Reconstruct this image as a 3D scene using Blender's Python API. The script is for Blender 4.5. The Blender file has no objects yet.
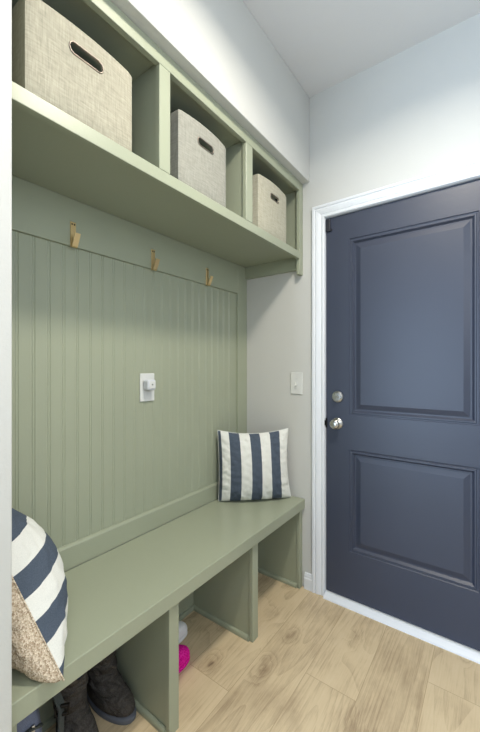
import bpy, bmesh, math, random
from mathutils import Vector, Matrix, noise
random.seed(7)
scene = bpy.context.scene
COL = scene.collection

# ------------------------------------------------------------------ materials
def lin(c):
    r = []
    for v in c[:3]:
        v /= 255.0
        r.append(v / 12.92 if v <= 0.04045 else ((v + 0.055) / 1.055) ** 2.4)
    return (*r, 1.0)

def new_mat(name, rough=0.5, metal=0.0, spec=0.5):
    m = bpy.data.materials.new(name)
    m.use_nodes = True
    nt = m.node_tree
    b = nt.nodes['Principled BSDF']
    b.inputs['Roughness'].default_value = rough
    b.inputs['Metallic'].default_value = metal
    b.inputs['Specular IOR Level'].default_value = spec
    return m, nt, b

def nd(nt, kind, **kw):
    n = nt.nodes.new(kind)
    for k, v in kw.items():
        if k in n.inputs:
            n.inputs[k].default_value = v
        else:
            setattr(n, k, v)
    return n

def paint(name, rgb, rough=0.45, var=0.03, bump=0.06, scale=60, spec=0.5):
    """Brushed / rolled paint: faint tone variation and a fine orange-peel bump."""
    m, nt, b = new_mat(name, rough, 0, spec)
    tc = nd(nt, 'ShaderNodeTexCoord')
    n1 = nd(nt, 'ShaderNodeTexNoise', Scale=2.5, Detail=3.0)
    nt.links.new(tc.outputs['Object'], n1.inputs['Vector'])
    r = nd(nt, 'ShaderNodeValToRGB')
    c = lin(rgb)
    r.color_ramp.elements[0].position = 0.3
    r.color_ramp.elements[1].position = 0.7
    r.color_ramp.elements[0].color = tuple(x * (1 - var) for x in c[:3]) + (1,)
    r.color_ramp.elements[1].color = tuple(min(1, x * (1 + var)) for x in c[:3]) + (1,)
    nt.links.new(n1.outputs['Fac'], r.inputs['Fac'])
    nt.links.new(r.outputs['Color'], b.inputs['Base Color'])
    n2 = nd(nt, 'ShaderNodeTexNoise', Scale=float(scale), Detail=2.0)
    nt.links.new(tc.outputs['Object'], n2.inputs['Vector'])
    bp = nd(nt, 'ShaderNodeBump', Strength=bump, Distance=0.004)
    nt.links.new(n2.outputs['Fac'], bp.inputs['Height'])
    nt.links.new(bp.outputs['Normal'], b.inputs['Normal'])
    return m

def fabric(name, rgb, rgb2, sx=400, sz=60, rough=0.9, bump=0.3, contrast=(0.35, 0.65)):
    """Woven cloth: two crossed stretched noises make slubs in warp and weft."""
    m, nt, b = new_mat(name, rough, 0, 0.2)
    tc = nd(nt, 'ShaderNodeTexCoord')
    outs = []
    for sc in ((sz, sz, sx), (sx, sx, sz)):
        mp = nd(nt, 'ShaderNodeMapping')
        mp.inputs['Scale'].default_value = sc
        nt.links.new(tc.outputs['Object'], mp.inputs['Vector'])
        n = nd(nt, 'ShaderNodeTexNoise', Scale=1.0, Detail=2.5, Roughness=0.6)
        nt.links.new(mp.outputs['Vector'], n.inputs['Vector'])
        outs.append(n)
    mx = nd(nt, 'ShaderNodeMath', operation='ADD')
    nt.links.new(outs[0].outputs['Fac'], mx.inputs[0])
    nt.links.new(outs[1].outputs['Fac'], mx.inputs[1])
    hv = nd(nt, 'ShaderNodeMath', operation='MULTIPLY')
    hv.inputs[1].default_value = 0.5
    nt.links.new(mx.outputs[0], hv.inputs[0])
    r = nd(nt, 'ShaderNodeValToRGB')
    r.color_ramp.elements[0].position, r.color_ramp.elements[1].position = contrast
    r.color_ramp.elements[0].color = lin(rgb)
    r.color_ramp.elements[1].color = lin(rgb2)
    nt.links.new(hv.outputs[0], r.inputs['Fac'])
    nt.links.new(r.outputs['Color'], b.inputs['Base Color'])
    bp = nd(nt, 'ShaderNodeBump', Strength=bump, Distance=0.002)
    nt.links.new(hv.outputs[0], bp.inputs['Height'])
    nt.links.new(bp.outputs['Normal'], b.inputs['Normal'])
    return m

def speckle(name, rgbs, scale, rough=0.95, bump=0.6):
    """Coarse nubby weave."""
    m, nt, b = new_mat(name, rough, 0, 0.1)
    tc = nd(nt, 'ShaderNodeTexCoord')
    v = nd(nt, 'ShaderNodeTexVoronoi', Scale=float(scale))
    nt.links.new(tc.outputs['Object'], v.inputs['Vector'])
    sep = nd(nt, 'ShaderNodeSeparateColor')
    nt.links.new(v.outputs['Color'], sep.inputs['Color'])
    r = nd(nt, 'ShaderNodeValToRGB')
    r.color_ramp.elements[0].color = lin(rgbs[0])
    r.color_ramp.elements[1].color = lin(rgbs[2])
    e = r.color_ramp.elements.new(0.5)
    e.color = lin(rgbs[1])
    nt.links.new(sep.outputs[0], r.inputs['Fac'])
    nt.links.new(r.outputs['Color'], b.inputs['Base Color'])
    bp = nd(nt, 'ShaderNodeBump', Strength=bump, Distance=0.002)
    nt.links.new(v.outputs['Distance'], bp.inputs['Height'])
    nt.links.new(bp.outputs['Normal'], b.inputs['Normal'])
    return m

def creased(name, rgbs, scale, rough, bump):
    """Suede with broad slouch creases under the nap."""
    m = speckle(name, rgbs, scale, rough, bump)
    nt = m.node_tree
    b = nt.nodes['Principled BSDF']
    tc = nd(nt, 'ShaderNodeTexCoord')
    mp = nd(nt, 'ShaderNodeMapping')
    mp.inputs['Scale'].default_value = (1.0, 1.0, 2.6)
    mp.inputs['Rotation'].default_value = (0.35, 0.25, 0)
    nt.links.new(tc.outputs['Object'], mp.inputs['Vector'])
    n = nd(nt, 'ShaderNodeTexNoise', Scale=17.0, Detail=2.0, Roughness=0.5, Distortion=0.6)
    nt.links.new(mp.outputs['Vector'], n.inputs['Vector'])
    bp = nd(nt, 'ShaderNodeBump', Strength=1.0, Distance=0.03)
    nt.links.new(n.outputs['Fac'], bp.inputs['Height'])
    old = b.inputs['Normal'].links[0].from_node
    nt.links.new(bp.outputs['Normal'], old.inputs['Normal'])
    return m

def metal(name, rgb, rough=0.3):
    m, nt, b = new_mat(name, rough, 1.0)
    tc = nd(nt, 'ShaderNodeTexCoord')
    n = nd(nt, 'ShaderNodeTexNoise', Scale=80.0, Detail=2.0)
    nt.links.new(tc.outputs['Object'], n.inputs['Vector'])
    mr = nd(nt, 'ShaderNodeMapRange')
    mr.inputs['To Min'].default_value = rough * 0.8
    mr.inputs['To Max'].default_value = rough * 1.25
    nt.links.new(n.outputs['Fac'], mr.inputs['Value'])
    nt.links.new(mr.outputs['Result'], b.inputs['Roughness'])
    b.inputs['Base Color'].default_value = lin(rgb)
    return m

def oak_floor():
    """Wide light-oak planks running along Y, staggered end joints, cathedral grain, knots."""
    m, nt, b = new_mat('oak_planks', 0.42, 0, 0.4)
    L = nt.links.new
    def math_(op, a, bb=None, c=None):
        n = nd(nt, 'ShaderNodeMath', operation=op)
        for i, v in enumerate((a, bb, c)):
            if v is None:
                continue
            if isinstance(v, (int, float)):
                n.inputs[i].default_value = v
            else:
                L(v, n.inputs[i])
        return n.outputs[0]
    tc = nd(nt, 'ShaderNodeTexCoord')
    sp = nd(nt, 'ShaderNodeSeparateXYZ')
    L(tc.outputs['Object'], sp.inputs[0])
    X, Y = sp.outputs['X'], sp.outputs['Y']
    W, LEN = 0.2035, 1.22
    rx = math_('DIVIDE', math_('SUBTRACT', X, 0.0345), W)
    row = math_('FLOOR', rx)
    fx = math_('SUBTRACT', rx, row)
    off = math_('MULTIPLY', math_('SUBTRACT', row, 3.0), 0.735)
    ry = math_('DIVIDE', math_('SUBTRACT', math_('ADD', Y, 0.50), off), LEN)
    cell = math_('FLOOR', ry)
    fy = math_('SUBTRACT', ry, cell)
    # seam mask
    ex = math_('MULTIPLY', math_('MINIMUM', fx, math_('SUBTRACT', 1.0, fx)), W)
    ey = math_('MULTIPLY', math_('MINIMUM', fy, math_('SUBTRACT', 1.0, fy)), LEN)
    d = math_('MINIMUM', ex, ey)
    seam = nd(nt, 'ShaderNodeMapRange')
    seam.inputs['From Min'].default_value = 0.0003
    seam.inputs['From Max'].default_value = 0.0014
    L(d, seam.inputs['Value'])
    # one random value per plank
    cid = nd(nt, 'ShaderNodeCombineXYZ')
    L(row, cid.inputs[0]); L(cell, cid.inputs[1])
    wn = nd(nt, 'ShaderNodeTexWhiteNoise', noise_dimensions='3D')
    L(cid.outputs[0], wn.inputs['Vector'])
    rnd = wn.outputs['Value']
    # grain coordinates, shifted per plank
    gx = math_('ADD', X, math_('MULTIPLY', rnd, 7.3))
    gy = math_('ADD', Y, math_('MULTIPLY', rnd, 23.0))
    cg = nd(nt, 'ShaderNodeCombineXYZ')
    L(gx, cg.inputs[0]); L(math_('MULTIPLY', gy, 0.14), cg.inputs[1]); L(math_('MULTIPLY', rnd, 11.0), cg.inputs[2])
    # knots: sparse dark hearts with a soft elongated halo
    cg3 = nd(nt, 'ShaderNodeCombineXYZ')
    L(gx, cg3.inputs[0]); L(math_('MULTIPLY', gy, 0.55), cg3.inputs[1])
    wob = nd(nt, 'ShaderNodeTexNoise', Scale=26.0, Detail=3.0)
    L(cg3.outputs[0], wob.inputs['Vector'])
    wmix = nd(nt, 'ShaderNodeVectorMath', operation='SCALE')
    L(wob.outputs['Color'], wmix.inputs[0]); wmix.inputs['Scale'].default_value = 0.035
    wadd = nd(nt, 'ShaderNodeVectorMath', operation='ADD')
    L(cg3.outputs[0], wadd.inputs[0]); L(wmix.outputs[0], wadd.inputs[1])
    vz = nd(nt, 'ShaderNodeTexVoronoi', Scale=6.5)
    L(wadd.outputs[0], vz.inputs['Vector'])
    ksep = nd(nt, 'ShaderNodeSeparateColor')
    L(vz.outputs['Color'], ksep.inputs['Color'])
    ksel = math_('GREATER_THAN', ksep.outputs[0], 0.34)
    def fall(lo, hi):
        k = nd(nt, 'ShaderNodeMapRange', interpolation_type='SMOOTHSTEP')
        k.inputs['From Min'].default_value = lo
        k.inputs['From Max'].default_value = hi
        k.inputs['To Min'].default_value = 1.0
        k.inputs['To Max'].default_value = 0.0
        L(vz.outputs['Distance'], k.inputs['Value'])
        return math_('MULTIPLY', k.outputs[0], ksel)
    core = fall(0.02, 0.11)
    halo = fall(0.05, 0.42)
    # soft large field whose level sets make cathedral rings, wrapping round the knots
    n1 = nd(nt, 'ShaderNodeTexNoise', Scale=3.6, Detail=1.0, Roughness=0.35)
    L(cg.outputs[0], n1.inputs['Vector'])
    fld = math_('ADD', n1.outputs['Fac'], math_('MULTIPLY', halo, 0.10))
    saw = math_('FRACT', math_('MULTIPLY', fld, 26.0))
    rings = math_('POWER', saw, 2.5)
    # long fine pores
    cgp = nd(nt, 'ShaderNodeCombineXYZ')
    L(math_('ADD', gx, math_('MULTIPLY', n1.outputs['Fac'], 0.06)), cgp.inputs[0]); L(math_('MULTIPLY', gy, 0.035), cgp.inputs[1])
    n2 = nd(nt, 'ShaderNodeTexNoise', Scale=190.0, Detail=3.0, Roughness=0.65)
    L(cgp.outputs[0], n2.inputs['Vector'])
    # mottling
    cg2 = nd(nt, 'ShaderNodeCombineXYZ')
    L(gx, cg2.inputs[0]); L(math_('MULTIPLY', gy, 0.5), cg2.inputs[1])
    n3 = nd(nt, 'ShaderNodeTexNoise', Scale=9.0, Detail=5.0, Roughness=0.6)
    L(cg2.outputs[0], n3.inputs['Vector'])
    t = math_('ADD', math_('MULTIPLY', rings, -0.07), math_('ADD', math_('MULTIPLY', n2.outputs['Fac'], 0.26), 0.04))
    t = math_('ADD', t, math_('ADD', math_('MULTIPLY', n3.outputs['Fac'], 0.40), 0.11))
    t = math_('ADD', t, math_('MULTIPLY', rnd, 0.12))
    t = math_('SUBTRACT', t, math_('MULTIPLY', halo, 0.15))
    t = math_('SUBTRACT', t, math_('MULTIPLY', core, 0.42))
    r = nd(nt, 'ShaderNodeValToRGB')
    r.color_ramp.elements[0].position = 0.10
    r.color_ramp.elements[0].color = lin((98, 78, 60))
    r.color_ramp.elements[1].position = 0.74
    r.color_ramp.elements[1].color = lin((216, 198, 167))
    e = r.color_ramp.elements.new(0.34); e.color = lin((158, 138, 111))
    e = r.color_ramp.elements.new(0.52); e.color = lin((203, 184, 151))
    L(t, r.inputs['Fac'])
    mx = nd(nt, 'ShaderNodeMix', data_type='RGBA')
    L(seam.outputs[0], mx.inputs['Factor'])
    mx.inputs[6].default_value = lin((162, 142, 112))
    L(r.outputs['Color'], mx.inputs[7])
    L(mx.outputs[2], b.inputs['Base Color'])
    bp = nd(nt, 'ShaderNodeBump', Strength=0.12, Distance=0.003)
    L(math_('ADD', math_('MULTIPLY', n2.outputs['Fac'], 0.3), seam.outputs[0]), bp.inputs['Height'])
    L(bp.outputs['Normal'], b.inputs['Normal'])
    return m

M = dict(
    green=paint('sage_green_paint', (152, 158, 138), 0.36, 0.03, 0.05, 90),
    wall=paint('light_grey_wall_paint', (194, 195, 192), 0.7, 0.015, 0.12, 160, 0.3),
    ceil=paint('ceiling_paint', (212, 212, 212), 0.8, 0.015, 0.12, 140, 0.2),
    white=paint('white_trim_paint', (214, 218, 223), 0.35, 0.01, 0.01, 80),
    navy_paint=paint('dark_navy_door_paint', (52, 58, 74), 0.42, 0.04, 0.06, 70, 0.5),
    floor=oak_floor(),
    brass=metal('brushed_brass', (226, 200, 150), 0.42),
    nickel=metal('satin_nickel', (190, 188, 184), 0.28),
    ring=metal('dull_grommet', (150, 140, 130), 0.45),
    dark_metal=metal('dark_bronze', (52, 50, 50), 0.45),
    black=paint('black_plastic', (34, 36, 44), 0.45, 0.05),
    plastic=paint('white_plastic', (208, 210, 208), 0.3, 0.005, 0.01),
    plastic_cool=paint('cool_white_plastic', (202, 206, 214), 0.3, 0.005, 0.01),
    linen=fabric('beige_linen', (134, 131, 117), (178, 174, 157), 330, 26, 0.9, 0.25, (0.28, 0.70)),
    linen_cream=fabric('cream_linen', (150, 147, 131), (190, 187, 170), 330, 26, 0.9, 0.25, (0.28, 0.70)),
    linen_grey=fabric('grey_beige_linen', (126, 126, 118), (162, 162, 153), 330, 26, 0.9, 0.25, (0.28, 0.70)),
    lining=fabric('bin_inside_shade', (26, 25, 24), (38, 36, 34)),  # shade inside the bins, put into a near-black colour
    stripe_white=fabric('white_cotton', (208, 210, 206), (222, 223, 218), 500, 300, 0.9, 0.12),
    stripe_navy=fabric('navy_cotton', (66, 76, 90), (82, 92, 106), 500, 300, 0.9, 0.12),
    burlap=speckle('oatmeal_weave', ((158, 138, 116), (196, 180, 158), (224, 212, 194)), 300),
    boot=creased('black_suede', ((66, 62, 59), (76, 72, 69), (88, 84, 80)), 420, 0.85, 0.25),
    sole=paint('grey_rubber', (92, 96, 106), 0.7, 0.05),
    bag=fabric('blue_grey_nylon', (104, 109, 128), (128, 134, 156), 700, 500, 0.6, 0.2),
    strap=fabric('dark_webbing', (62, 66, 66), (84, 88, 86), 900, 300, 0.7, 0.3),
    pink=speckle('hot_pink_knit', ((196, 8, 128), (226, 18, 156), (240, 60, 180)), 300, 0.8, 0.4),
    white_shoe=paint('white_leather', (236, 236, 240), 0.45, 0.02),
    cuff=fabric('dark_blue_lining', (38, 42, 58), (48, 54, 72)),
)
ml, ntl, bl_ = new_mat('lit_lamp_diffuser', 0.4)
bl_.inputs['Emission Color'].default_value = (1.0, 0.93, 0.82, 1)
bl_.inputs['Emission Strength'].default_value = 4.0
bl_.inputs['Base Color'].default_value = (0.9, 0.9, 0.88, 1)
M['lamp'] = ml

# ------------------------------------------------------------------ mesh helpers
def B(x0, x1, y0, y1, z0, z1, bm=None, bev=0.0, seg=1):
    """Box between limits, optionally bevelled, added to bm."""
    t = bmesh.new()
    bmesh.ops.create_cube(t, size=1.0)
    for v in t.verts:
        v.co = Vector(((x0 + x1) / 2 + v.co.x * (x1 - x0), (y0 + y1) / 2 + v.co.y * (y1 - y0), (z0 + z1) / 2 + v.co.z * (z1 - z0)))
    if bev:
        bmesh.ops.bevel(t, geom=t.edges[:], offset=bev, segments=seg, affect='EDGES', profile=0.5)
    if bm is None:
        return t
    merge(bm, t)
    return bm

def merge(bm, t):
    vm = [bm.verts.new(v.co) for v in t.verts]
    t.verts.index_update()
    for f in t.faces:
        nf = bm.faces.new([vm[v.index] for v in f.verts])
        nf.material_index = f.material_index
        nf.smooth = f.smooth
    t.free()

def loft(rings, closed=True, caps=True, bm=None):
    """Skin a list of rings of equal length."""
    bm = bm or bmesh.new()
    vs = [[bm.verts.new(p) for p in r] for r in rings]
    n = len(rings[0])
    for a, b in zip(vs, vs[1:]):
        for i in range(n if closed else n - 1):
            j = (i + 1) % n
            bm.faces.new((a[i], a[j], b[j], b[i]))
    if caps:
        bm.faces.new(list(reversed(vs[0])))
        bm.faces.new(vs[-1])
    return bm

def lathe(prof, origin, axis, n=32, bm=None):
    """Revolve (r, h) profile about an axis through origin."""
    axis = Vector(axis).normalized()
    a = axis.orthogonal().normalized()
    c = axis.cross(a)
    o = Vector(origin)
    rings = [[o + axis * h + (a * math.cos(t) + c * math.sin(t)) * max(r, 1e-5) for t in [2 * math.pi * i / n for i in range(n)]] for r, h in prof]
    return loft(rings, True, True, bm)

def stadium(L, H, n=10):
    """2-D stadium outline (s, t) centred on the origin."""
    r = H / 2
    pts = []
    for k in range(n + 1):
        a = -math.pi / 2 + math.pi * k / n
        pts.append((L / 2 - r + r * math.cos(a), r * math.sin(a)))
    for k in range(n + 1):
        a = math.pi / 2 + math.pi * k / n
        pts.append((-L / 2 + r + r * math.cos(a), r * math.sin(a)))
    return pts

def link(name, bm, mats, parent=None, smooth=False, local=False):
    bmesh.ops.recalc_face_normals(bm, faces=bm.faces[:])
    if parent is not None and not local:
        bmesh.ops.translate(bm, verts=bm.verts[:], vec=-parent_world(parent))
    me = bpy.data.meshes.new(name)
    if smooth:
        for f in bm.faces:
            f.smooth = True
    bm.to_mesh(me)
    bm.free()
    for m in (mats if isinstance(mats, (list, tuple)) else [mats]):
        me.materials.append(m)
    o = bpy.data.objects.new(name, me)
    COL.objects.link(o)
    if parent is not None:
        o.parent = parent
    return o

def parent_world(o):
    v = Vector(o.location)
    while o.parent:
        o = o.parent
        v += Vector(o.location)
    return v

def tag(o, label, cat, group=None, kind=None):
    o['label'] = label
    o['category'] = cat
    if group: o['group'] = group
    if kind: o['kind'] = kind
    return o

def thing(name, loc, label, cat, group=None, kind=None, rotz=0.0):
    o = bpy.data.objects.new(name, None)
    o.empty_display_size = 0.05
    COL.objects.link(o)
    o.location = loc
    o.rotation_euler = (0, 0, rotz)
    return tag(o, label, cat, group, kind)

def auto_smooth(o, ang=35):
    me = o.data
    for p in me.polygons:
        p.use_smooth = True
    me.set_sharp_from_angle(angle=math.radians(ang))

# ------------------------------------------------------------------ dimensions (metres)
CEIL = 2.76
XH = -1.20                    # left wall of the passage behind the nook
XR, YB = 2.10, -3.70          # right wall, rear wall
SOFX, SOFZ = 0.43, 2.286      # soffit over the cubbies
YN = -1.494                   # near end of the nook
DX0, DX1, DZ0, DZ1 = 0.525, 1.338, 0.028, 2.057   # door slab

# ------------------------------------------------------------------ room shell
tag(link('floor', B(XH - 0.1, XR + 0.1, YB - 0.1, 0.12, -0.08, 0.0), M['floor']), 'light oak plank floor with knots and long seams', 'floor', kind='structure')
tag(link('ceiling', B(XH - 0.1, XR + 0.1, YB - 0.1, 0.12, CEIL, CEIL + 0.08), M['ceil']), 'smooth off-white ceiling above the room', 'ceiling', kind='structure')
tag(link('wall_left', B(-0.12, -0.022, YN, 0.0, 0.0, CEIL), M['wall']), 'light grey wall behind the green panelling', 'wall', kind='structure')
bm = bmesh.new()
B(-0.12, DX0 - 0.010, 0.0, 0.12, 0.0, CEIL, bm)
B(DX0 - 0.010, DX1 + 0.010, 0.0, 0.12, DZ1 + 0.010, CEIL, bm)
B(DX1 + 0.010, XR, 0.0, 0.12, 0.0, CEIL, bm)
tag(link('wall_far', bm, M['wall']), 'light grey wall holding the dark navy door', 'wall', kind='structure')
tag(link('wall_near', B(XH, 0.452, YN - 0.125, YN, 0.0, CEIL, bev=0.004, seg=2), M['wall']), 'pale wall end closing the near side of the nook', 'wall', kind='structure')
tag(link('wall_soffit', B(-0.021, SOFX, YN + 0.001, -0.0005, SOFZ, CEIL, bev=0.003, seg=2), M['wall']), 'boxed-out pale wall above the green cubbies', 'wall', kind='structure')
tag(link('wall_hall', B(XH - 0.1, XH, YB, YN, 0.0, CEIL), M['wall']), 'light grey wall of the passage behind the nook', 'wall', kind='structure')
RY0, RY1, RZ0, RZ1 = -2.6, -0.9, 1.50, 2.38
bm = bmesh.new()
B(XR, XR + 0.1, YB, RY0, 0, CEIL, bm)
B(XR, XR + 0.1, RY1, 0.0, 0, CEIL, bm)
B(XR, XR + 0.1, RY0, RY1, 0, RZ0, bm)
B(XR, XR + 0.1, RY0, RY1, RZ1, CEIL, bm)
tag(link('wall_right', bm, M['wall']), 'light grey wall with a wide window facing the bench', 'wall', kind='structure')
bm = bmesh.new()
e = 0.05
B(XR + 0.04, XR + 0.09, RY0, RY0 + e, RZ0, RZ1, bm)
B(XR + 0.04, XR + 0.09, RY1 - e, RY1, RZ0, RZ1, bm)
B(XR + 0.04, XR + 0.09, (RY0 + RY1) / 2 - 0.03, (RY0 + RY1) / 2 + 0.03, RZ0, RZ1, bm)
B(XR + 0.04, XR + 0.09, RY0 + e, RY1 - e, RZ0, RZ0 + e, bm)
B(XR + 0.04, XR + 0.09, RY0 + e, RY1 - e, RZ1 - e, RZ1, bm)
tag(link('window_2', bm, M['white']), 'wide white framed window in the right wall', 'window', kind='structure')
WX0, WX1, WZ0, WZ1 = -0.75, 0.70, 0.08, 2.10
bm = bmesh.new()
B(XH, WX0, YB - 0.1, YB, 0, CEIL, bm)
B(WX1, XR, YB - 0.1, YB, 0, CEIL, bm)
B(WX0, WX1, YB - 0.1, YB, 0, WZ0, bm)
B(WX0, WX1, YB - 0.1, YB, WZ1, CEIL, bm)
tag(link('wall_rear', bm, M['wall']), 'light grey wall with a window opposite the door', 'wall', kind='structure')
bm = bmesh.new()
e = 0.05
B(WX0, WX0 + e, YB - 0.09, YB - 0.04, WZ0, WZ1, bm)
B(WX1 - e, WX1, YB - 0.09, YB - 0.04, WZ0, WZ1, bm)
B(WX0 + e, WX1 - e, YB - 0.09, YB - 0.04, WZ0, WZ0 + e, bm)
B(WX0 + e, WX1 - e, YB - 0.09, YB - 0.04, WZ1 - e, WZ1, bm)
B(WX0 + e, WX1 - e, YB - 0.085, YB - 0.045, 1.33, 1.37, bm)
tag(link('window_1', bm, M['white']), 'white framed sash window in the rear wall', 'window', kind='structure')

# door casing: moulded profile swept around the opening, plus the jamb lining
prof = [(0.0, 0.0), (0.0, 0.009), (0.004, 0.012), (0.014, 0.012), (0.018, 0.009), (0.022, 0.012), (0.034, 0.016),
        (0.044, 0.018), (0.048, 0.0145), (0.052, 0.0145), (0.056, 0.019), (0.066, 0.019), (0.069, 0.016), (0.069, 0.0)]
ci0, ci1, ct = DX0 - 0.005, DX1 + 0.005, DZ1 + 0.005
bm = loft([[(ci0 - w, -d, 0.0) for w, d in prof], [(ci0 - w, -d, ct + w) for w, d in prof],
           [(ci1 + w, -d, ct + w) for w, d in prof], [(ci1 + w, -d, 0.0) for w, d in prof]], True, True)
B(DX0 - 0.010, DX0 - 0.003, 0.0005, 0.115, 0.0, DZ1 + 0.003, bm)
B(DX1 + 0.003, DX1 + 0.010, 0.0005, 0.115, 0.0, DZ1 + 0.003, bm)
B(DX0 - 0.003, DX1 + 0.003, 0.0005, 0.115, DZ1 + 0.003, DZ1 + 0.010, bm)
tag(link('trim_1', bm, M['white']), 'white moulded casing around the navy door', 'door casing', kind='structure')
bm = loft([[(x, 0.055, 0.0), (x, 0.055, 0.020), (x, 0.004, 0.024), (x, -0.004, 0.022), (x, -0.028, 0.007), (x, -0.030, 0.0)]
           for x in (DX0 - 0.0025, DX1 + 0.0025)], True, True)
tag(link('trim_2', bm, M['white']), 'white threshold strip under the navy door', 'threshold', kind='structure')
def baseboard(name, p0, p1, nrm, label):
    pr = [(0.0, 0.0), (0.015, 0.0), (0.015, 0.060), (0.011, 0.066), (0.011, 0.074), (0.006, 0.086), (0.0, 0.088)]
    nrm = Vector(nrm)
    bm = loft([[Vector(p) + nrm * (d + 0.0003) + Vector((0, 0, z)) for d, z in pr] for p in (p0, p1)], True, True)
    tag(link(name, bm, M['white']), label, 'baseboard', kind='structure')
baseboard('baseboard_far', (0.403, 0, 0), (ci0 - 0.0695, 0, 0), (0, -1, 0), 'short white baseboard between bench and door casing')
baseboard('baseboard_right', (XR, YB, 0), (XR, -0.02, 0), (-1, 0, 0), 'white baseboard along the right wall')

# ------------------------------------------------------------------ door slab with two raised panels
DY = 0.010
def door_slab():
    bm = bmesh.new()
    px0, px1 = 0.651, 1.214
    spans = ((0.276, 0.813), (0.994, 1.922))
    xs = [DX0, px0, px1, DX1]
    zs = [DZ0, spans[0][0], spans[0][1], spans[1][0], spans[1][1], DZ1]
    for i in range(3):
        for k in range(5):
            if i == 1 and k in (1, 3):
                continue
            bm.faces.new([bm.verts.new((x, DY, z)) for x, z in ((xs[i], zs[k]), (xs[i + 1], zs[k]), (xs[i + 1], zs[k + 1]), (xs[i], zs[k + 1]))])
    rings = [(0.0, 0.0), (0.003, 0.004), (0.008, 0.0045), (0.011, 0.001), (0.017, 0.001), (0.021, 0.006), (0.026, 0.012), (0.033, 0.012), (0.058, 0.0035), (0.060, 0.0035)]
    for z0, z1 in spans:
        loops = [[bm.verts.new(p) for p in ((px0 + a, DY + d, z0 + a), (px1 - a, DY + d, z0 + a), (px1 - a, DY + d, z1 - a), (px0 + a, DY + d, z1 - a))] for a, d in rings]
        for p, q in zip(loops, loops[1:]):
            for i in range(4):
                j = (i + 1) % 4
                bm.faces.new((p[i], p[j], q[j], q[i]))
        bm.faces.new(loops[-1])
    # edges and back of the slab
    f0 = [bm.verts.new((x, DY, z)) for x, z in ((DX0, DZ0), (DX1, DZ0), (DX1, DZ1), (DX0, DZ1))]
    f1 = [bm.verts.new((x, DY + 0.044, z)) for x, z in ((DX0, DZ0), (DX1, DZ0), (DX1, DZ1), (DX0, DZ1))]
    for i in range(4):
        j = (i + 1) % 4
        bm.faces.new((f0[i], f0[j], f1[j], f1[i]))
    bm.faces.new(f1)
    bmesh.ops.remove_doubles(bm, verts=bm.verts[:], dist=1e-5)
    return bm
door = tag(link('door_1', door_slab(), M['navy_paint']), 'dark navy door with two raised panels and nickel hardware', 'door', kind='structure')
kx, kz = 0.587, 0.945
bm = lathe([(0.0, 0.0), (0.031, 0.0), (0.031, 0.005), (0.027, 0.009), (0.015, 0.011), (0.0115, 0.016), (0.0115, 0.026), (0.0155, 0.029),
            (0.0225, 0.033), (0.0255, 0.039), (0.0250, 0.046), (0.020, 0.052), (0.012, 0.055), (0.0, 0.0555)], (kx, DY, kz), (0, -1, 0), 36)
knob = link('door_knob', bm, M['nickel'], door); knob['label'] = 'round satin nickel knob'; auto_smooth(knob, 50)
dx, dz = 0.590, 1.088
bm = lathe([(0.0, 0.0), (0.031, 0.0), (0.031, 0.004), (0.0285, 0.010), (0.0215, 0.013), (0.0205, 0.017), (0.0, 0.018)], (dx, DY, dz), (0, -1, 0), 36)
db = link('deadbolt', bm, M['nickel'], door); db['label'] = 'round satin nickel deadbolt'; auto_smooth(db, 40)
bm = B(dx - 0.013, dx + 0.013, DY - 0.031, DY - 0.0175, dz - 0.004, dz + 0.004, bev=0.0025, seg=2)
tt = link('thumb_turn', bm, M['nickel'], db)
bm = B(DX0 - 0.002, DX0 + 0.006, DY - 0.009, DY + 0.001, kz - 0.028, kz + 0.024, bev=0.0015)
B(DX0 - 0.010, DX0 + 0.0, DY - 0.014, DY - 0.006, kz - 0.016, kz + 0.012, bm, 0.002)
lt = link('latch_plate', bm, M['dark_metal'], door); lt['label'] = 'small dark latch plate on the door edge'
s = thing('contact_sensor', (DX0 + 0.015, DY, 1.99), 'small black block fixed at the top corner of the navy door', 'door sensor')
link('sensor_housing', B(DX0 + 0.001, DX0 + 0.024, DY - 0.014, DY - 0.0003, 1.983, 2.050, bev=0.002, seg=2), M['black'], s)
link('sensor_tab', B(DX0 + 0.0235, DX0 + 0.034, DY - 0.007, DY - 0.0003, 1.984, 1.995, bev=0.001), M['black'], s)

# ------------------------------------------------------------------ storage bench
bench = thing('storage_bench', (0.2, -0.75, 0.0), 'sage green built-in bench with three open shoe bays under the seat', 'bench')
BX = 0.4025
link('seat_board', B(0.001, BX, YN + 0.001, -0.001, 0.448, 0.500, bev=0.0025, seg=2), M['green'], bench)
def upright(ya, yb, wa=None, wb=None):
    """Divider: carcass board with a slightly wider face strip at the front."""
    bm = B(0.013, 0.3665, ya + 0.006, yb - 0.003, 0.0005, 0.4475)
    B(0.367, 0.386, ya, yb, 0.0005, 0.4475, bm, 0.0015)
    return bm
link('divider', upright(-1.001, -0.957), M['green'], bench)
link('divider', upright(-0.504, -0.459), M['green'], bench)
link('side_panel', upright(-0.034, -0.001), M['green'], bench)
link('side_panel', upright(YN + 0.001, YN + 0.034), M['green'], bench)
link('back_panel', B(0.001, 0.0125, YN + 0.001, -0.001, 0.0005, 0.4475), M['green'], bench)
def base_mould(x0, y0, x1, y1, nx, ny):
    pr = [(0.0, 0.0), (0.012, 0.0), (0.012, 0.012), (0.009, 0.018), (0.004, 0.021), (0.0, 0.021)]
    return loft([[(x + nx * d, y + ny * d, 0.0006 + z) for d, z in pr] for x, y in ((x0, y0), (x1, y1))], True, True)
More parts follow.
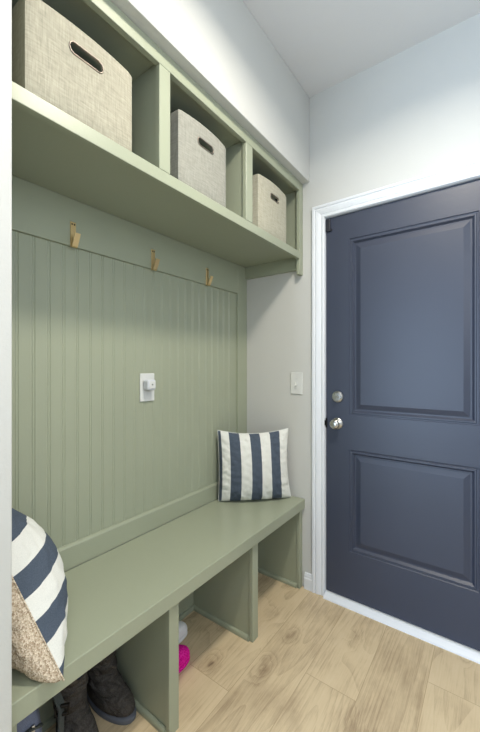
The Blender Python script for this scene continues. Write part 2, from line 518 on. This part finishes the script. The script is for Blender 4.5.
for ya, yb in ((YN + 0.0315, -0.9955), (-0.9595, -0.4985), (-0.4615, -0.0285)):
    bm = base_mould(0.0125, ya, 0.0125, yb, 1, 0)
    merge(bm, base_mould(0.0125, yb, 0.3665, yb, 0, -1))
    merge(bm, base_mould(0.0125, ya, 0.3665, ya, 0, 1))
    link('base_moulding', bm, M['green'], bench)

# ------------------------------------------------------------------ beadboard panel
bead = thing('beadboard_panel', (-0.01, -0.75, 0.5), 'sage green beadboard panel with flat frame between bench and cubbies', 'wall panelling')
ys, depth = [], []
def prof_pts():
    pts = [(YN + 0.001, -0.012)]
    g = 0.0020
    for k in range(-3, 23):
        c = -1.311 + 0.0518 * k
        if c - 0.008 < YN + 0.002 or c + 0.008 > -0.0965:
            continue
        for yy, dd in ((-0.0070, 0), (-0.0050, 1), (-0.0035, 0.9), (-0.0020, 0.15), (0.0, 0.0), (0.0020, 0.15), (0.0035, 0.9), (0.0050, 1), (0.0070, 0)):
            pts.append((c + yy, -0.012 - dd * g))
    pts.append((-0.0965, -0.012))
    return pts
pp = prof_pts()
bm = bmesh.new()
ring0 = [(x, y, 0.5905) for y, x in pp] + [(-0.0215, pp[-1][0], 0.5905), (-0.0215, pp[0][0], 0.5905)]
ring1 = [(x, y, 1.6975) for y, x in pp] + [(-0.0215, pp[-1][0], 1.6975), (-0.0215, pp[0][0], 1.6975)]
link('beadboard', loft([ring0, ring1], True, True), M['green'], bead)
link('top_rail', B(-0.0215, 0.0, YN + 0.001, -0.0965, 1.698, 1.8735, bev=0.001), M['green'], bead)
link('stile', B(-0.0215, 0.0, -0.096, -0.0005, 0.501, 1.8735, bev=0.001), M['green'], bead)
link('bottom_rail', loft([[(-0.0215, y, 0.5005), (0.0, y, 0.5005), (0.0, y, 0.580), (-0.004, y, 0.587), (-0.010, y, 0.590), (-0.0215, y, 0.590)] for y in (YN + 0.001, -0.0965)]), M['green'], bead)

# ------------------------------------------------------------------ cubby cabinet
FX = 0.390
cub = thing('cubby_cabinet', (0.2, -0.75, 1.85), 'sage green overhead cabinet with three open cubbies', 'cabinet')
link('shelf_board', B(-0.021, 0.3695, YN + 0.013, -0.0205, 1.874, 1.892), M['green'], cub)
link('top_board', B(-0.021, 0.3695, YN + 0.013, -0.0205, 2.250, 2.268), M['green'], cub)
link('back_panel', B(-0.0215, -0.0145, YN + 0.013, -0.0205, 1.8925, 2.2495), M['green'], cub)
link('bottom_rail', B(0.370, FX, YN + 0.013, -0.0445, 1.853, 1.893, bev=0.0012), M['green'], cub)
link('top_rail', B(0.370, FX, YN + 0.013, -0.0445, 2.235, 2.2855, bev=0.0012), M['green'], cub)
for ya, yb in ((-1.047, -1.000), (-0.561, -0.510)):
    bm = B(-0.014, 0.3695, ya + 0.006, yb - 0.006, 1.8925, 2.2495)
    B(0.370, FX, ya, yb, 1.8935, 2.2345, bm, 0.0012)
    link('divider', bm, M['green'], cub)
bm = B(0.0008, 0.3695, -0.020, -0.0008, 1.800, 2.2855)
B(0.370, FX - 0.001, -0.044, -0.0008, 1.767, 2.2855, bm, 0.0012)
link('side_panel', bm, M['green'], cub)
bm = B(0.0008, 0.3695, YN + 0.001, YN + 0.012, 1.800, 2.2855)
B(0.370, FX - 0.001, YN + 0.001, YN + 0.0125, 1.767, 2.2855, bm, 0.0012)
link('side_panel', bm, M['green'], cub)

# ------------------------------------------------------------------ fabric bins
def fabric_bin(name, y0, y1, xf, h, mat, label, bow, handle_dz, hl, hh):
    zb = 1.8925
    r = thing(name, ((xf + 0.02) / 2, (y0 + y1) / 2, zb), label, 'storage bin', 'fabric bins in the cubbies')
    w, cy, dpt = (y1 - y0), (y0 + y1) / 2, xf - 0.03
    N = 28
    wt = 0.005
    def outline(z, inset):
        """Rounded-rect plan outline; front and sides bow outward higher up."""
        t = (z - zb) / h
        b = bow * (0.25 + 0.75 * t)
        pts = []
        rad = 0.012
        hw, x0, x1 = w / 2 - inset, 0.03 + inset, xf - inset
        for k in range(N + 1):          # front, from y- to y+
            s = -1 + 2 * k / N
            pts.append((x1 + b * (1 - s * s) - rad * max(0, abs(s) - 0.96) / 0.04 * 0.25, cy + s * hw))
        for k in range(1, 7):
            s = k / 7
            pts.append((x1 + (x0 - x1) * s, cy + hw + 0.003 * math.sin(math.pi * s)))
        for k in range(N + 1):
            s = 1 - 2 * k / N
            pts.append((x0, cy + s * hw))
        for k in range(1, 7):
            s = 1 - k / 7
            pts.append((x1 + (x0 - x1) * s, cy - hw - 0.003 * math.sin(math.pi * s)))
        return pts
    hz = zb + h - handle_dz
    def sag(x, y, t):
        return 0.004 * t * (1 - ((y - cy) / (w / 2)) ** 2)
    zs = [0, 0.02, 0.25, 0.5, 0.7, 0.85, 0.97, 1.0]
    rings = []
    for t in zs:
        rings.append([Vector((x, y, zb + h * t + sag(x, y, t))) for x, y in outline(zb + h * t, 0.004 if t in (0, 1.0) else 0.0)])
    for t in (1.0, 0.97, 0.5, 0.02):
        rings.append([Vector((x, y, zb + h * t + sag(x, y, t) - 0.0005)) for x, y in outline(zb + h * t, wt + 0.002)])
    bm = loft(rings, True, True)
    bm.faces.ensure_lookup_table()
    nr = len(rings[0])
    for q in range(8 * nr, len(bm.faces)):
        bm.faces[q].material_index = 1
    bm.faces[(len(rings) - 1) * nr].material_index = 0
    # cut the oval hand-hole through the front wall
    body = link('bin_body', bm, [mat, M['lining']], r, smooth=True)
    auto_smooth(body, 45)
    st = stadium(hl, hh)
    def fpt(s, t, dxx):
        y = cy + s
        z = hz + t
        tt = (z - zb) / h
        b = bow * (0.25 + 0.75 * tt)
        ss = s / (w / 2)
        return Vector((xf + b * (1 - ss * ss) + dxx, y, z))
    cb = bmesh.new()
    loft([[fpt(s, t, -0.05) for s, t in st], [fpt(s, t, 0.05) for s, t in st]], True, True, cb)
    cme = bpy.data.meshes.new('cut'); cb.normal_update(); bmesh.ops.recalc_face_normals(cb, faces=cb.faces[:])
    bmesh.ops.translate(cb, verts=cb.verts[:], vec=-Vector(r.location)); cb.to_mesh(cme); cb.free()
    co = bpy.data.objects.new('cut', cme); COL.objects.link(co); co.location = r.location
    md = body.modifiers.new('hole', 'BOOLEAN'); md.object = co; md.operation = 'DIFFERENCE'; md.solver = 'EXACT'
    bpy.context.view_layer.update()
    dg = bpy.context.evaluated_depsgraph_get()
    me2 = bpy.data.meshes.new_from_object(body.evaluated_get(dg))
    body.modifiers.clear(); body.data = me2
    bpy.data.objects.remove(co); bpy.data.meshes.remove(cme)
    # metal ring round the hole
    rr = []
    for grow, dxx in ((-0.0010, 0.0005), (-0.0006, 0.0026), (0.0010, 0.0030), (0.0024, 0.0022), (0.0028, 0.0003)):
        rr.append([fpt(s * (1 + 2 * grow / hl), t * (1 + 2 * grow / hh), dxx) for s, t in st])
    hd = link('handle_ring', loft(rr, True, False), M['ring'], r, smooth=True)
    hd['label'] = 'oval metal ring around the hand hole'
    return r
G = 'fabric bins in the cubbies'
fabric_bin('fabric_bin', -1.429, -1.123, 0.352, 0.272, M['linen'], 'large beige linen bin in the near cubby', 0.007, 0.062, 0.096, 0.030)
fabric_bin('fabric_bin', -0.919, -0.643, 0.345, 0.294, M['linen_grey'], 'grey-beige fabric bin in the middle cubby', 0.009, 0.070, 0.090, 0.027)
fabric_bin('fabric_bin', -0.406, -0.125, 0.353, 0.288, M['linen_cream'], 'cream fabric bin in the far cubby beside the door', 0.009, 0.070, 0.082, 0.025)

# ------------------------------------------------------------------ brass coat hooks
def hook(y, label):
    r = thing('coat_hook', (0.0, y, 1.69), label, 'coat hook', 'brass hooks on the top rail')
    hw = 0.0105
    link('mounting_plate', B(0.0003, 0.0040, y - hw, y + hw, 1.693, 1.787, bev=0.0009), M['brass'], r)
    # prong: flat strip folded out of the plate foot and rising outward
    pts = [(0.0042, 1.6935), (0.010, 1.6905), (0.017, 1.6945), (0.037, 1.738)]
    th = 0.0032
    rings = []
    for i, (x, z) in enumerate(pts):
        a = Vector(pts[max(i - 1, 0)]); b = Vector(pts[min(i + 1, len(pts) - 1)])
        d = (b - a).normalized(); n = Vector((-d.y, d.x)) * th
        rings.append([(x, y - hw, z), (x, y + hw, z), (x + n.x, y + hw, z + n.y), (x + n.x, y - hw, z + n.y)])
    link('prong', loft(rings), M['brass'], r)
    for dy in (-0.0045, 0.0045):
        sc = link('screw', lathe([(0, 0), (0.0030, 0), (0.0026, 0.0014), (0, 0.0018)], (0.0040, y + dy, 1.778), (1, 0, 0), 12), M['dark_metal'], r)
hook(-1.127, 'brass double-strip coat hook nearest the viewer')
hook(-0.752, 'brass coat hook in the middle of the rail')
hook(-0.380, 'brass coat hook nearest the door wall')

# ------------------------------------------------------------------ outlet, plug-in, light switch
o = thing('wall_outlet', (-0.012, -0.784, 1.155), 'white outlet plate on the green beadboard', 'outlet')
link('cover_plate', B(-0.0115, -0.0050, -0.818, -0.738, 1.092, 1.219, bev=0.003, seg=2), M['plastic'], o)
link('lower_receptacle', B(-0.0049, -0.0035, -0.794, -0.762, 1.105, 1.140, bev=0.0006), M['plastic'], o)
o = thing('plug_in_device', (-0.0035, -0.79, 1.17), 'small white cube plugged into the beadboard outlet', 'plug-in device')
link('plug_body', B(-0.0048, 0.034, -0.806, -0.760, 1.144, 1.191, bev=0.009, seg=4), M['plastic_cool'], o)
link('front_face', B(0.0341, 0.0356, -0.799, -0.767, 1.152, 1.184, bev=0.0006), M['plastic'], o)
lens = link('sensor_eye', lathe([(0, 0), (0.0035, 0), (0.0030, 0.0010), (0, 0.0014)], (0.0357, -0.783, 1.169), (1, 0, 0), 16), M['black'], o)
lens['label'] = 'dark round eye'
o = thing('light_switch', (0.350, 0.0, 1.154), 'white toggle light switch on the grey wall beside the door casing', 'light switch')
link('cover_plate', B(0.312, 0.388, -0.0065, -0.0003, 1.091, 1.216, bev=0.003, seg=2), M['plastic'], o)
link('toggle_bezel', B(0.343, 0.357, -0.0080, -0.0066, 1.137, 1.170, bev=0.0006), M['plastic'], o)
link('toggle', loft([[(x, -0.0081, 1.158), (x, -0.0081, 1.146), (x, -0.020, 1.139), (x, -0.021, 1.143)] for x in (0.346, 0.354)]), M['plastic'], o)
for z in (1.124, 1.184):
    link('screw', lathe([(0, 0), (0.003, 0), (0.0025, 0.001), (0, 0.0013)], (0.350, -0.0066, z), (0, -1, 0), 12), M['plastic'], o)

# ------------------------------------------------------------------ cushions
def cushion(name, bl, br, tl, tr, thick_f, thick_b, label, stripes, along_u, back_mat, pulls, seed, ex=0.5, ex_back=0.5, sag_back=0.12, pipe=None):
    """Square cushion from four corners. stripes: list of (edge, slot) along u or v."""
    bl, br, tl, tr = map(Vector, (bl, br, tl, tr))
    base = (bl + br) / 2
    r = thing(name, base, label, 'throw pillow', 'striped pillows on the bench')
    n = ((br - bl).cross(tl - bl)).normalized()          # front normal
    NU = 84
    pl, pr_, pt, pb = pulls
    def pt3(u, v, side, th):
        uu = u * (1 - (pl if u < 0 else pr_) * (1 - v * v))
        vv = v * (1 - (pb if v < 0 else pt) * (1 - u * u))
        a, c = (uu + 1) / 2, (vv + 1) / 2
        p = bl * (1 - a) * (1 - c) + br * a * (1 - c) + tl * (1 - a) * c + tr * a * c
        e = max(0.0, (1 - u * u) * (1 - v * v))
        t = th * (e ** (ex if side > 0 else ex_back))
        # belly sags a little towards the bottom
        t *= 1.0 - (0.12 if side > 0 else sag_back) * v
        # seam puckers: ripples strongest near the edges
        ed = max(abs(u), abs(v))
        rip = (noise.noise(Vector((u * 7 + seed, v * 7, side * 3.1))) * 0.010 * (0.35 + ed ** 4)
               + noise.noise(Vector((u * 16 + seed, v * 16, side * 1.7))) * 0.006 * ed ** 3) * min(1.0, e * 7)
        q = p + n * side * (t + rip)
        q.z = max(q.z, 0.5012)                       # rests on the seat
        return q
    def face(side, th, mats, striped):
        bm = bmesh.new()
        vs = [[bm.verts.new(pt3(-1 + 2 * i / NU, -1 + 2 * k / NU, side, th) - base) for i in range(NU + 1)] for k in range(NU + 1)]
        for k in range(NU):
            for i in range(NU):
                f = bm.faces.new((vs[k][i], vs[k][i + 1], vs[k + 1][i + 1], vs[k + 1][i]))
                f.smooth = True
                if striped:
                    s = ((i if along_u else k) + 0.5) / NU
                    for edge, slot in stripes:
                        if s < edge:
                            f.material_index = slot
                            break
        return bm, mats
    bm, mats = face(1, thick_f, [M['stripe_white'], M['stripe_navy']], True)
    f = link('striped_cover', bm, mats, r, smooth=True, local=True); f['label'] = 'front of white and navy stripes'
    bm, mats = face(-1, thick_b, back_mat, False)
    k = link('back_cover', bm, mats, r, smooth=True, local=True)
    # piping along the seam
    ring = []
    M_ = 40
    for a in range(4):
        for q in range(M_):
            s = -1 + 2 * q / M_
            ring.append({0: (s, -1), 1: (1, s), 2: (-s, 1), 3: (-1, -s)}[a])
    P = [pt3(u, v, 1, 0.0) - base for u, v in ring]
    ctr = sum(P, Vector()) / len(P)
    rings = []
    for i, p in enumerate(P):
        t = (P[(i + 1) % len(P)] - P[i - 1]).normalized()
        s = n.cross(t).normalized()
        rings.append([p + (n * math.cos(a) + s * math.sin(a)) * 0.0020 for a in (0, 1.047, 2.094, 3.1416, 4.189, 5.236)])
    rings.append(rings[0])
    bmp = loft(rings, True, False)
    bmesh.ops.remove_doubles(bmp, verts=bmp.verts[:], dist=1e-6)
    link('piping', bmp, pipe or back_mat, r, smooth=True, local=True)
    return r, k
s7 = [(0.030, 1), (1 / 7, 0), (2 / 7, 1), (3 / 7, 0), (4 / 7, 1), (5 / 7, 0), (6 / 7, 1), (1.01, 0)]
_, k = cushion('throw_pillow', (0.036, -0.325, 0.506), (0.331, -0.034, 0.506), (0.018, -0.310, 0.893), (0.305, -0.018, 0.893), 0.085, 0.060,
        'square pillow with upright navy and white stripes in the corner by the door', s7, True, M['stripe_navy'], (0.03, 0.08, 0.13, -0.015), 3.0, 0.45, pipe=M['stripe_white'])
k['label'] = 'dark navy back of the cover'
s8 = [(0.06, 1), (0.20, 0), (0.335, 1), (0.47, 0), (0.605, 1), (0.775, 0), (0.90, 1), (1.01, 0)]
# front normal of this one faces the door: corners listed as seen from the door side
_, k = cushion('throw_pillow', (0.442, -1.382, 0.506), (0.070, -1.345, 0.506), (0.215, -1.476, 0.868), (0.000, -1.455, 0.872), 0.128, 0.070,
        'striped pillow with oatmeal woven back leaning at the near end of the bench', s8, False, M['burlap'], (0.03, 0.05, 0.05, 0.0), 9.0, 0.62, 0.34, 0.6)
k['label'] = 'nubby oatmeal woven back'

# ------------------------------------------------------------------ boots
def ell(cx, cy, z, rx, ry, n=24, pw=1.0, tilt=0.0):
    return [Vector((cx + rx * math.cos(a), cy + ry * math.sin(a), z + tilt * rx * math.cos(a))) for a in [2 * math.pi * i / n for i in range(n)]]
def boot(loc, rotz, label, lean, h):
    r = thing('boot', loc, label, 'boot', 'black suede boots in the near bay', rotz=rotz)
    r.scale = (0.84, 0.88, 0.95)
    # foot + shaft as one surface: rings sweep from sole up the shaft, front drawn out into the toe
    bm = bmesh.new()
    secs = []
    n = 32
    #   z,   heel x, toe x, half width, lean shift
    S = [(0.018, -0.010, 0.262, 0.050), (0.030, -0.014, 0.268, 0.054), (0.050, -0.014, 0.264, 0.054), (0.066, -0.012, 0.246, 0.052), (0.080, -0.010, 0.216, 0.050),
         (0.094, -0.008, 0.186, 0.050), (0.108, -0.006, 0.162, 0.050), (0.125, -0.004, 0.146, 0.051), (0.145, -0.004, 0.138, 0.053), (0.170, -0.008, 0.134, 0.054),
         (0.195, -0.006, 0.136, 0.056), (h - 0.015, -0.008, 0.138, 0.058), (h, -0.010, 0.140, 0.059)]
    fine = []
    for a, b in zip(S, S[1:]):                      # extra rings so the slouch creases have shape
        m = 3 if a[0] > 0.07 else 1
        fine += [tuple(p + (q - p) * i / m for p, q in zip(a, b)) for i in range(m)]
    fine.append(S[-1])
    for k, (z, xh, xt, hw) in enumerate(fine):
        ring = []
        sh = lean * max(0, z - 0.09)
        for i in range(n):
            a = 2 * math.pi * i / n
            c, s = math.cos(a), math.sin(a)
            x = (xh + xt) / 2 + (xt - xh) / 2 * c
            # foot rings: waist narrow behind the ball of the foot
            t = (x - xh) / max(1e-6, xt - xh)
            wmod = 1.0 if z > 0.1 else (0.82 + 0.22 * math.sin(min(1, t * 1.25) * math.pi * 0.62))
            y = hw * wmod * (abs(s) ** 0.85) * (1 if s >= 0 else -1)
            w = (0.0045 * max(0.0, math.sin(z * 150 + 2.0 * c + 1.8 * s + loc[1] * 9)) ** 0.6 + 0.010 * noise.noise(Vector((c * 2, s * 2, z * 28 + loc[1] * 50)))) if z > 0.075 else 0.0
            ring.append(Vector((x + w * c, y + w * s + sh, z)))
        secs.append(ring)
    # rolled-over rim and inside of the shaft
    inner = [[Vector((((p.x - 0.065) * 0.90) + 0.065, p.y * 0.90, p.z - d)) for p in secs[-1]] for d in (-0.004, 0.02, 0.10)]
    bm = loft(secs + inner, True, True)
    up = link('upper', bm, M['boot'], r, smooth=True, local=True)
    sd = up.modifiers.new('sub', 'SUBSURF'); sd.levels = 1; sd.render_levels = 2
    # sole
    def out(z, g):
        pts = []
        for i in range(n):
            a = 2 * math.pi * i / n
            c, s = math.cos(a), math.sin(a)
            x = 0.127 + (0.146 + g) * c
            t = (x + 0.02) / 0.293
            wm = 0.82 + 0.22 * math.sin(min(1, max(0, t) * 1.25) * math.pi * 0.62)
            pts.append(Vector((x, (0.054 + g) * wm * (abs(s) ** 0.85) * (1 if s >= 0 else -1), z)))
        return pts
    so = link('sole', loft([out(0.0005, -0.002), out(0.003, -0.001), out(0.015, 0.000), out(0.0185, -0.002)], True, True), M['sole'], r, smooth=True, local=True)
    so['label'] = 'grey rubber sole'
    # stitched band across the ankle and dark collar
    cl = [[Vector((((p.x - 0.065) * f) + 0.065, p.y * f, z)) for p in secs[-1]] for f, z in ((1.01, h - 0.022), (1.03, h - 0.012), (1.03, h), (0.96, h + 0.008), (0.90, h - 0.002))]
    co = link('collar', loft(cl, True, False), M['cuff'], r, smooth=True, local=True); co['label'] = 'dark blue collar'
    return r
boot((0.014, -1.064, 0.0), math.radians(7), 'black suede boot against the green divider', 0.02, 0.235)
boot((0.050, -1.190, 0.0), math.radians(-2), 'black suede boot between its pair and the blue-grey bag', -0.02, 0.260)

# ------------------------------------------------------------------ bag in the near bay
bag = thing('backpack', (0.16, -1.425, 0.0), 'dark blue-grey bag with buckled strap at the near end under the bench', 'bag')
bag.scale = (1.12, 1.0, 1.2)
bm = bmesh.new()
rings = []
for z, rx, ry in ((0.001, 0.095, 0.052), (0.012, 0.112, 0.058), (0.08, 0.120, 0.062), (0.16, 0.118, 0.062), (0.225, 0.108, 0.058), (0.268, 0.085, 0.048), (0.290, 0.048, 0.028), (0.297, 0.012, 0.008)):
    ring = []
    for i in range(36):
        a = 2 * math.pi * i / 36
        c, s = math.cos(a), math.sin(a)
        q = 0.62
        x = 0.155 + rx * abs(c) ** q * (1 if c >= 0 else -1)
        y = -1.428 + ry * abs(s) ** q * (1 if s >= 0 else -1)
        w = 0.005 * noise.noise(Vector((x * 30, y * 30, z * 30)))
        ring.append(Vector((x + w, y + w, z)))
    rings.append(ring)
b_ = link('bag_body', loft(rings), M['bag'], bag, smooth=True)
sd = b_.modifiers.new('sub', 'SUBSURF'); sd.levels = 1; sd.render_levels = 2
def strip(pts, width_dir, hw, th, bm=None):
    rs = []
    wd = Vector(width_dir).normalized()
    for i, p in enumerate(pts):
        p = Vector(p)
        t = (Vector(pts[min(i + 1, len(pts) - 1)]) - Vector(pts[max(i - 1, 0)])).normalized()
        n = t.cross(wd).normalized()
        rs.append([p + wd * hw - n * th, p + wd * hw + n * th, p - wd * hw + n * th, p - wd * hw - n * th])
    return loft(rs, True, True, bm)
# strap arching over the top towards the boots, with a buckle
sp_pts = [(0.11, -1.43, 0.302), (0.15, -1.40, 0.312), (0.20, -1.372, 0.306), (0.24, -1.352, 0.284), (0.268, -1.342, 0.244), (0.280, -1.350, 0.185), (0.264, -1.378, 0.10), (0.252, -1.392, 0.07)]
link('strap', strip(sp_pts, (0.55, -0.83, 0.0), 0.013, 0.002), M['strap'], bag, smooth=False)
bm = B(-0.019, 0.019, -0.004, 0.004, -0.013, -0.006, bev=0.0015)
B(-0.019, 0.019, -0.004, 0.004, 0.006, 0.013, bm, 0.0015)
B(-0.019, -0.012, -0.004, 0.004, -0.013, 0.013, bm, 0.0015)
B(0.012, 0.019, -0.004, 0.004, -0.013, 0.013, bm, 0.0015)
bmesh.ops.rotate(bm, verts=bm.verts[:], cent=(0, 0, 0), matrix=Matrix.Rotation(math.radians(55), 3, 'Z'))
bmesh.ops.translate(bm, verts=bm.verts[:], vec=(0.271, -1.342, 0.236))
bk = link('buckle', bm, M['dark_metal'], bag); bk['label'] = 'dark metal buckle'
pk = [(0.250, -1.474, 0.215), (0.262, -1.45, 0.238), (0.262, -1.42, 0.240), (0.252, -1.385, 0.222)]
link('front_seam', strip(pk, (1, 0, 0), 0.004, 0.002), M['strap'], bag)
zp = link('zip_pull', B(0.256, 0.262, -1.416, -1.408, 0.222, 0.242, bev=0.001), M['nickel'], bag); zp['label'] = 'small metal zip pull'

bag.location.y += 0.034

# ------------------------------------------------------------------ small shoes behind the divider
def small_shoe(name, loc, rotz, L, hw, mat, label, sole_mat, h, fuzzy):
    r = thing(name, loc, label, 'shoe', rotz=rotz)
    n = 28
    S = [(0.012, 0.0, L, hw * 0.94), (0.020, -0.002, L + 0.003, hw), (0.034, -0.001, L, hw), (0.046, 0.0, L * 0.965, hw * 0.96), (0.058, 0.002, L * 0.88, hw * 0.88), (h - 0.006, 0.004, L * 0.70, hw * 0.76), (h, 0.008, L * 0.60, hw * 0.66)]
    secs = []
    for z, x0, x1, w in S:
        ring = []
        for i in range(n):
            a = 2 * math.pi * i / n
            c, s = math.cos(a), math.sin(a)
            x = (x0 + x1) / 2 + (x1 - x0) / 2 * abs(c) ** 0.8 * (1 if c >= 0 else -1)
            t = (x - x0) / (x1 - x0)
            wm = 0.80 + 0.24 * math.sin(min(1, max(0, t) * 1.2) * math.pi * 0.66)
            d = fuzzy * noise.noise(Vector((x * 90, s * 9, z * 90)))
            ring.append(Vector((x + d, w * wm * abs(s) ** 0.8 * (1 if s >= 0 else -1) + d, z)))
        secs.append(ring)
    inner = [[Vector((L * 0.3 + (p.x - L * 0.3) * f, p.y * f, p.z + dz)) for p in secs[-1]] for f, dz in ((0.90, 0.002), (0.80, -0.012), (0.78, -0.036))]
    up = link('upper', loft(secs + inner), mat, r, smooth=True, local=True)
    sd = up.modifiers.new('sub', 'SUBSURF'); sd.levels = 1; sd.render_levels = 2
    def out(z, g):
        pts = []
        for i in range(n):
            a = 2 * math.pi * i / n
            c, s = math.cos(a), math.sin(a)
            x = L / 2 + (L / 2 + g) * abs(c) ** 0.8 * (1 if c >= 0 else -1)
            t = x / L
            wm = 0.80 + 0.24 * math.sin(min(1, max(0, t) * 1.2) * math.pi * 0.66)
            pts.append(Vector((x, (hw + g) * wm * abs(s) ** 0.8 * (1 if s >= 0 else -1), z)))
        return pts
    link('sole', loft([out(0.0005, -0.001), out(0.003, 0.001), out(0.012, 0.001), out(0.0135, -0.002)]), sole_mat, r, smooth=True, local=True)
    # strap over the instep
    q = [(L * 0.56, -hw * 0.93, 0.022), (L * 0.56, -hw * 0.90, 0.046), (L * 0.54, -hw * 0.60, h - 0.004), (L * 0.53, 0, h + 0.003), (L * 0.54, hw * 0.60, h - 0.004), (L * 0.56, hw * 0.90, 0.046), (L * 0.56, hw * 0.93, 0.022)]
    link('instep_band', strip(q, (1, 0, 0.0), 0.011, 0.0022), mat, r, smooth=True, local=True)
    return r
small_shoe('slipper', (0.192, -0.890, 0.0), math.radians(88), 0.165, 0.036, M['pink'], 'hot pink slipper peeking out behind the bench divider', M['pink'], 0.078, 0.004)
small_shoe('sneaker', (0.074, -0.806, 0.0), math.radians(84), 0.175, 0.036, M['white_shoe'], 'white shoe toe behind the hot pink slipper', M['white_shoe'], 0.070, 0.0)

# ------------------------------------------------------------------ ceiling lamp, added fill lamp (both out of view) and daylight
LX, LY = 1.14, -0.98
def lamp_fixture(x, y, label):
    r = thing('ceiling_light', (x, y, CEIL), label, 'ceiling light', 'flush ceiling lights')
    link('base_ring', lathe([(0, 0), (0.15, 0), (0.15, -0.018), (0.138, -0.022), (0, -0.022)], (x, y, CEIL - 0.0005), (0, 0, 1), 40), M['nickel'], r)
    d = link('diffuser', lathe([(0.0, -0.0225), (0.135, -0.0225), (0.128, -0.040), (0.095, -0.052), (0.0, -0.058)], (x, y, CEIL - 0.0005), (0, 0, 1), 40), M['lamp'], r, smooth=True)
def area(name, loc, rot, size, sy, energy, col, shape='DISK'):
    l = bpy.data.lights.new(name, 'AREA')
    l.shape = shape; l.size = size
    if shape in ('RECTANGLE', 'ELLIPSE'): l.size_y = sy
    l.energy = energy; l.color = col
    o = bpy.data.objects.new(name, l)
    COL.objects.link(o)
    o.location = loc; o.rotation_euler = rot
    return o
lamp_fixture(LX, LY, 'round flush ceiling light above the bench')
lamp_fixture(1.72, -2.30, 'added round ceiling light for fill, out of view near the rear window')  # unseen second lamp, added to brighten the panelling
area('lamp_glow', (LX, LY, CEIL - 0.066), (0, 0, 0), 0.22, 0, 22.5, (1.0, 0.92, 0.79)).data.spread = math.radians(158)
area('lamp_glow', (1.72, -2.30, CEIL - 0.066), (0, 0, 0), 0.24, 0, 9.0, (1.0, 0.95, 0.86))  # light of the added fill lamp
area('window_daylight', ((WX0 + WX1) / 2, YB - 0.12, (WZ0 + WZ1) / 2), (math.radians(90), 0, 0), WX1 - WX0, WZ1 - WZ0, 110.0, (0.58, 0.76, 1.0), 'RECTANGLE')
area('window_daylight', (XR + 0.12, (RY0 + RY1) / 2, (RZ0 + RZ1) / 2), (0, math.radians(90), 0), RZ1 - RZ0, RY1 - RY0, 16.0, (0.88, 0.94, 1.0), 'RECTANGLE')
w = bpy.data.worlds.new('sky')
scene.world = w
w.use_nodes = True
bgn = w.node_tree.nodes['Background']
bgn.inputs['Color'].default_value = (0.78, 0.88, 1.0, 1)
bgn.inputs['Strength'].default_value = 1.0

# ------------------------------------------------------------------ camera and view
cam = bpy.data.cameras.new('camera')
cam.sensor_width = 36.0
cam.sensor_fit = 'AUTO'
cam.lens = 345.0 / 732.0 * 36.0
cam.clip_start = 0.02
co = bpy.data.objects.new('camera', cam)
COL.objects.link(co)
co.location = (1.2625, -1.7938, 1.25)
co.rotation_euler = (math.radians(90), 0, math.radians(36.3))
cam.shift_y = 0.5 / 732
scene.camera = co
vs = scene.view_settings
vs.view_transform = 'Standard'
vs.look = 'None'
vs.gamma = 1.0
vs.use_curve_mapping = False
vs.exposure = 0.2
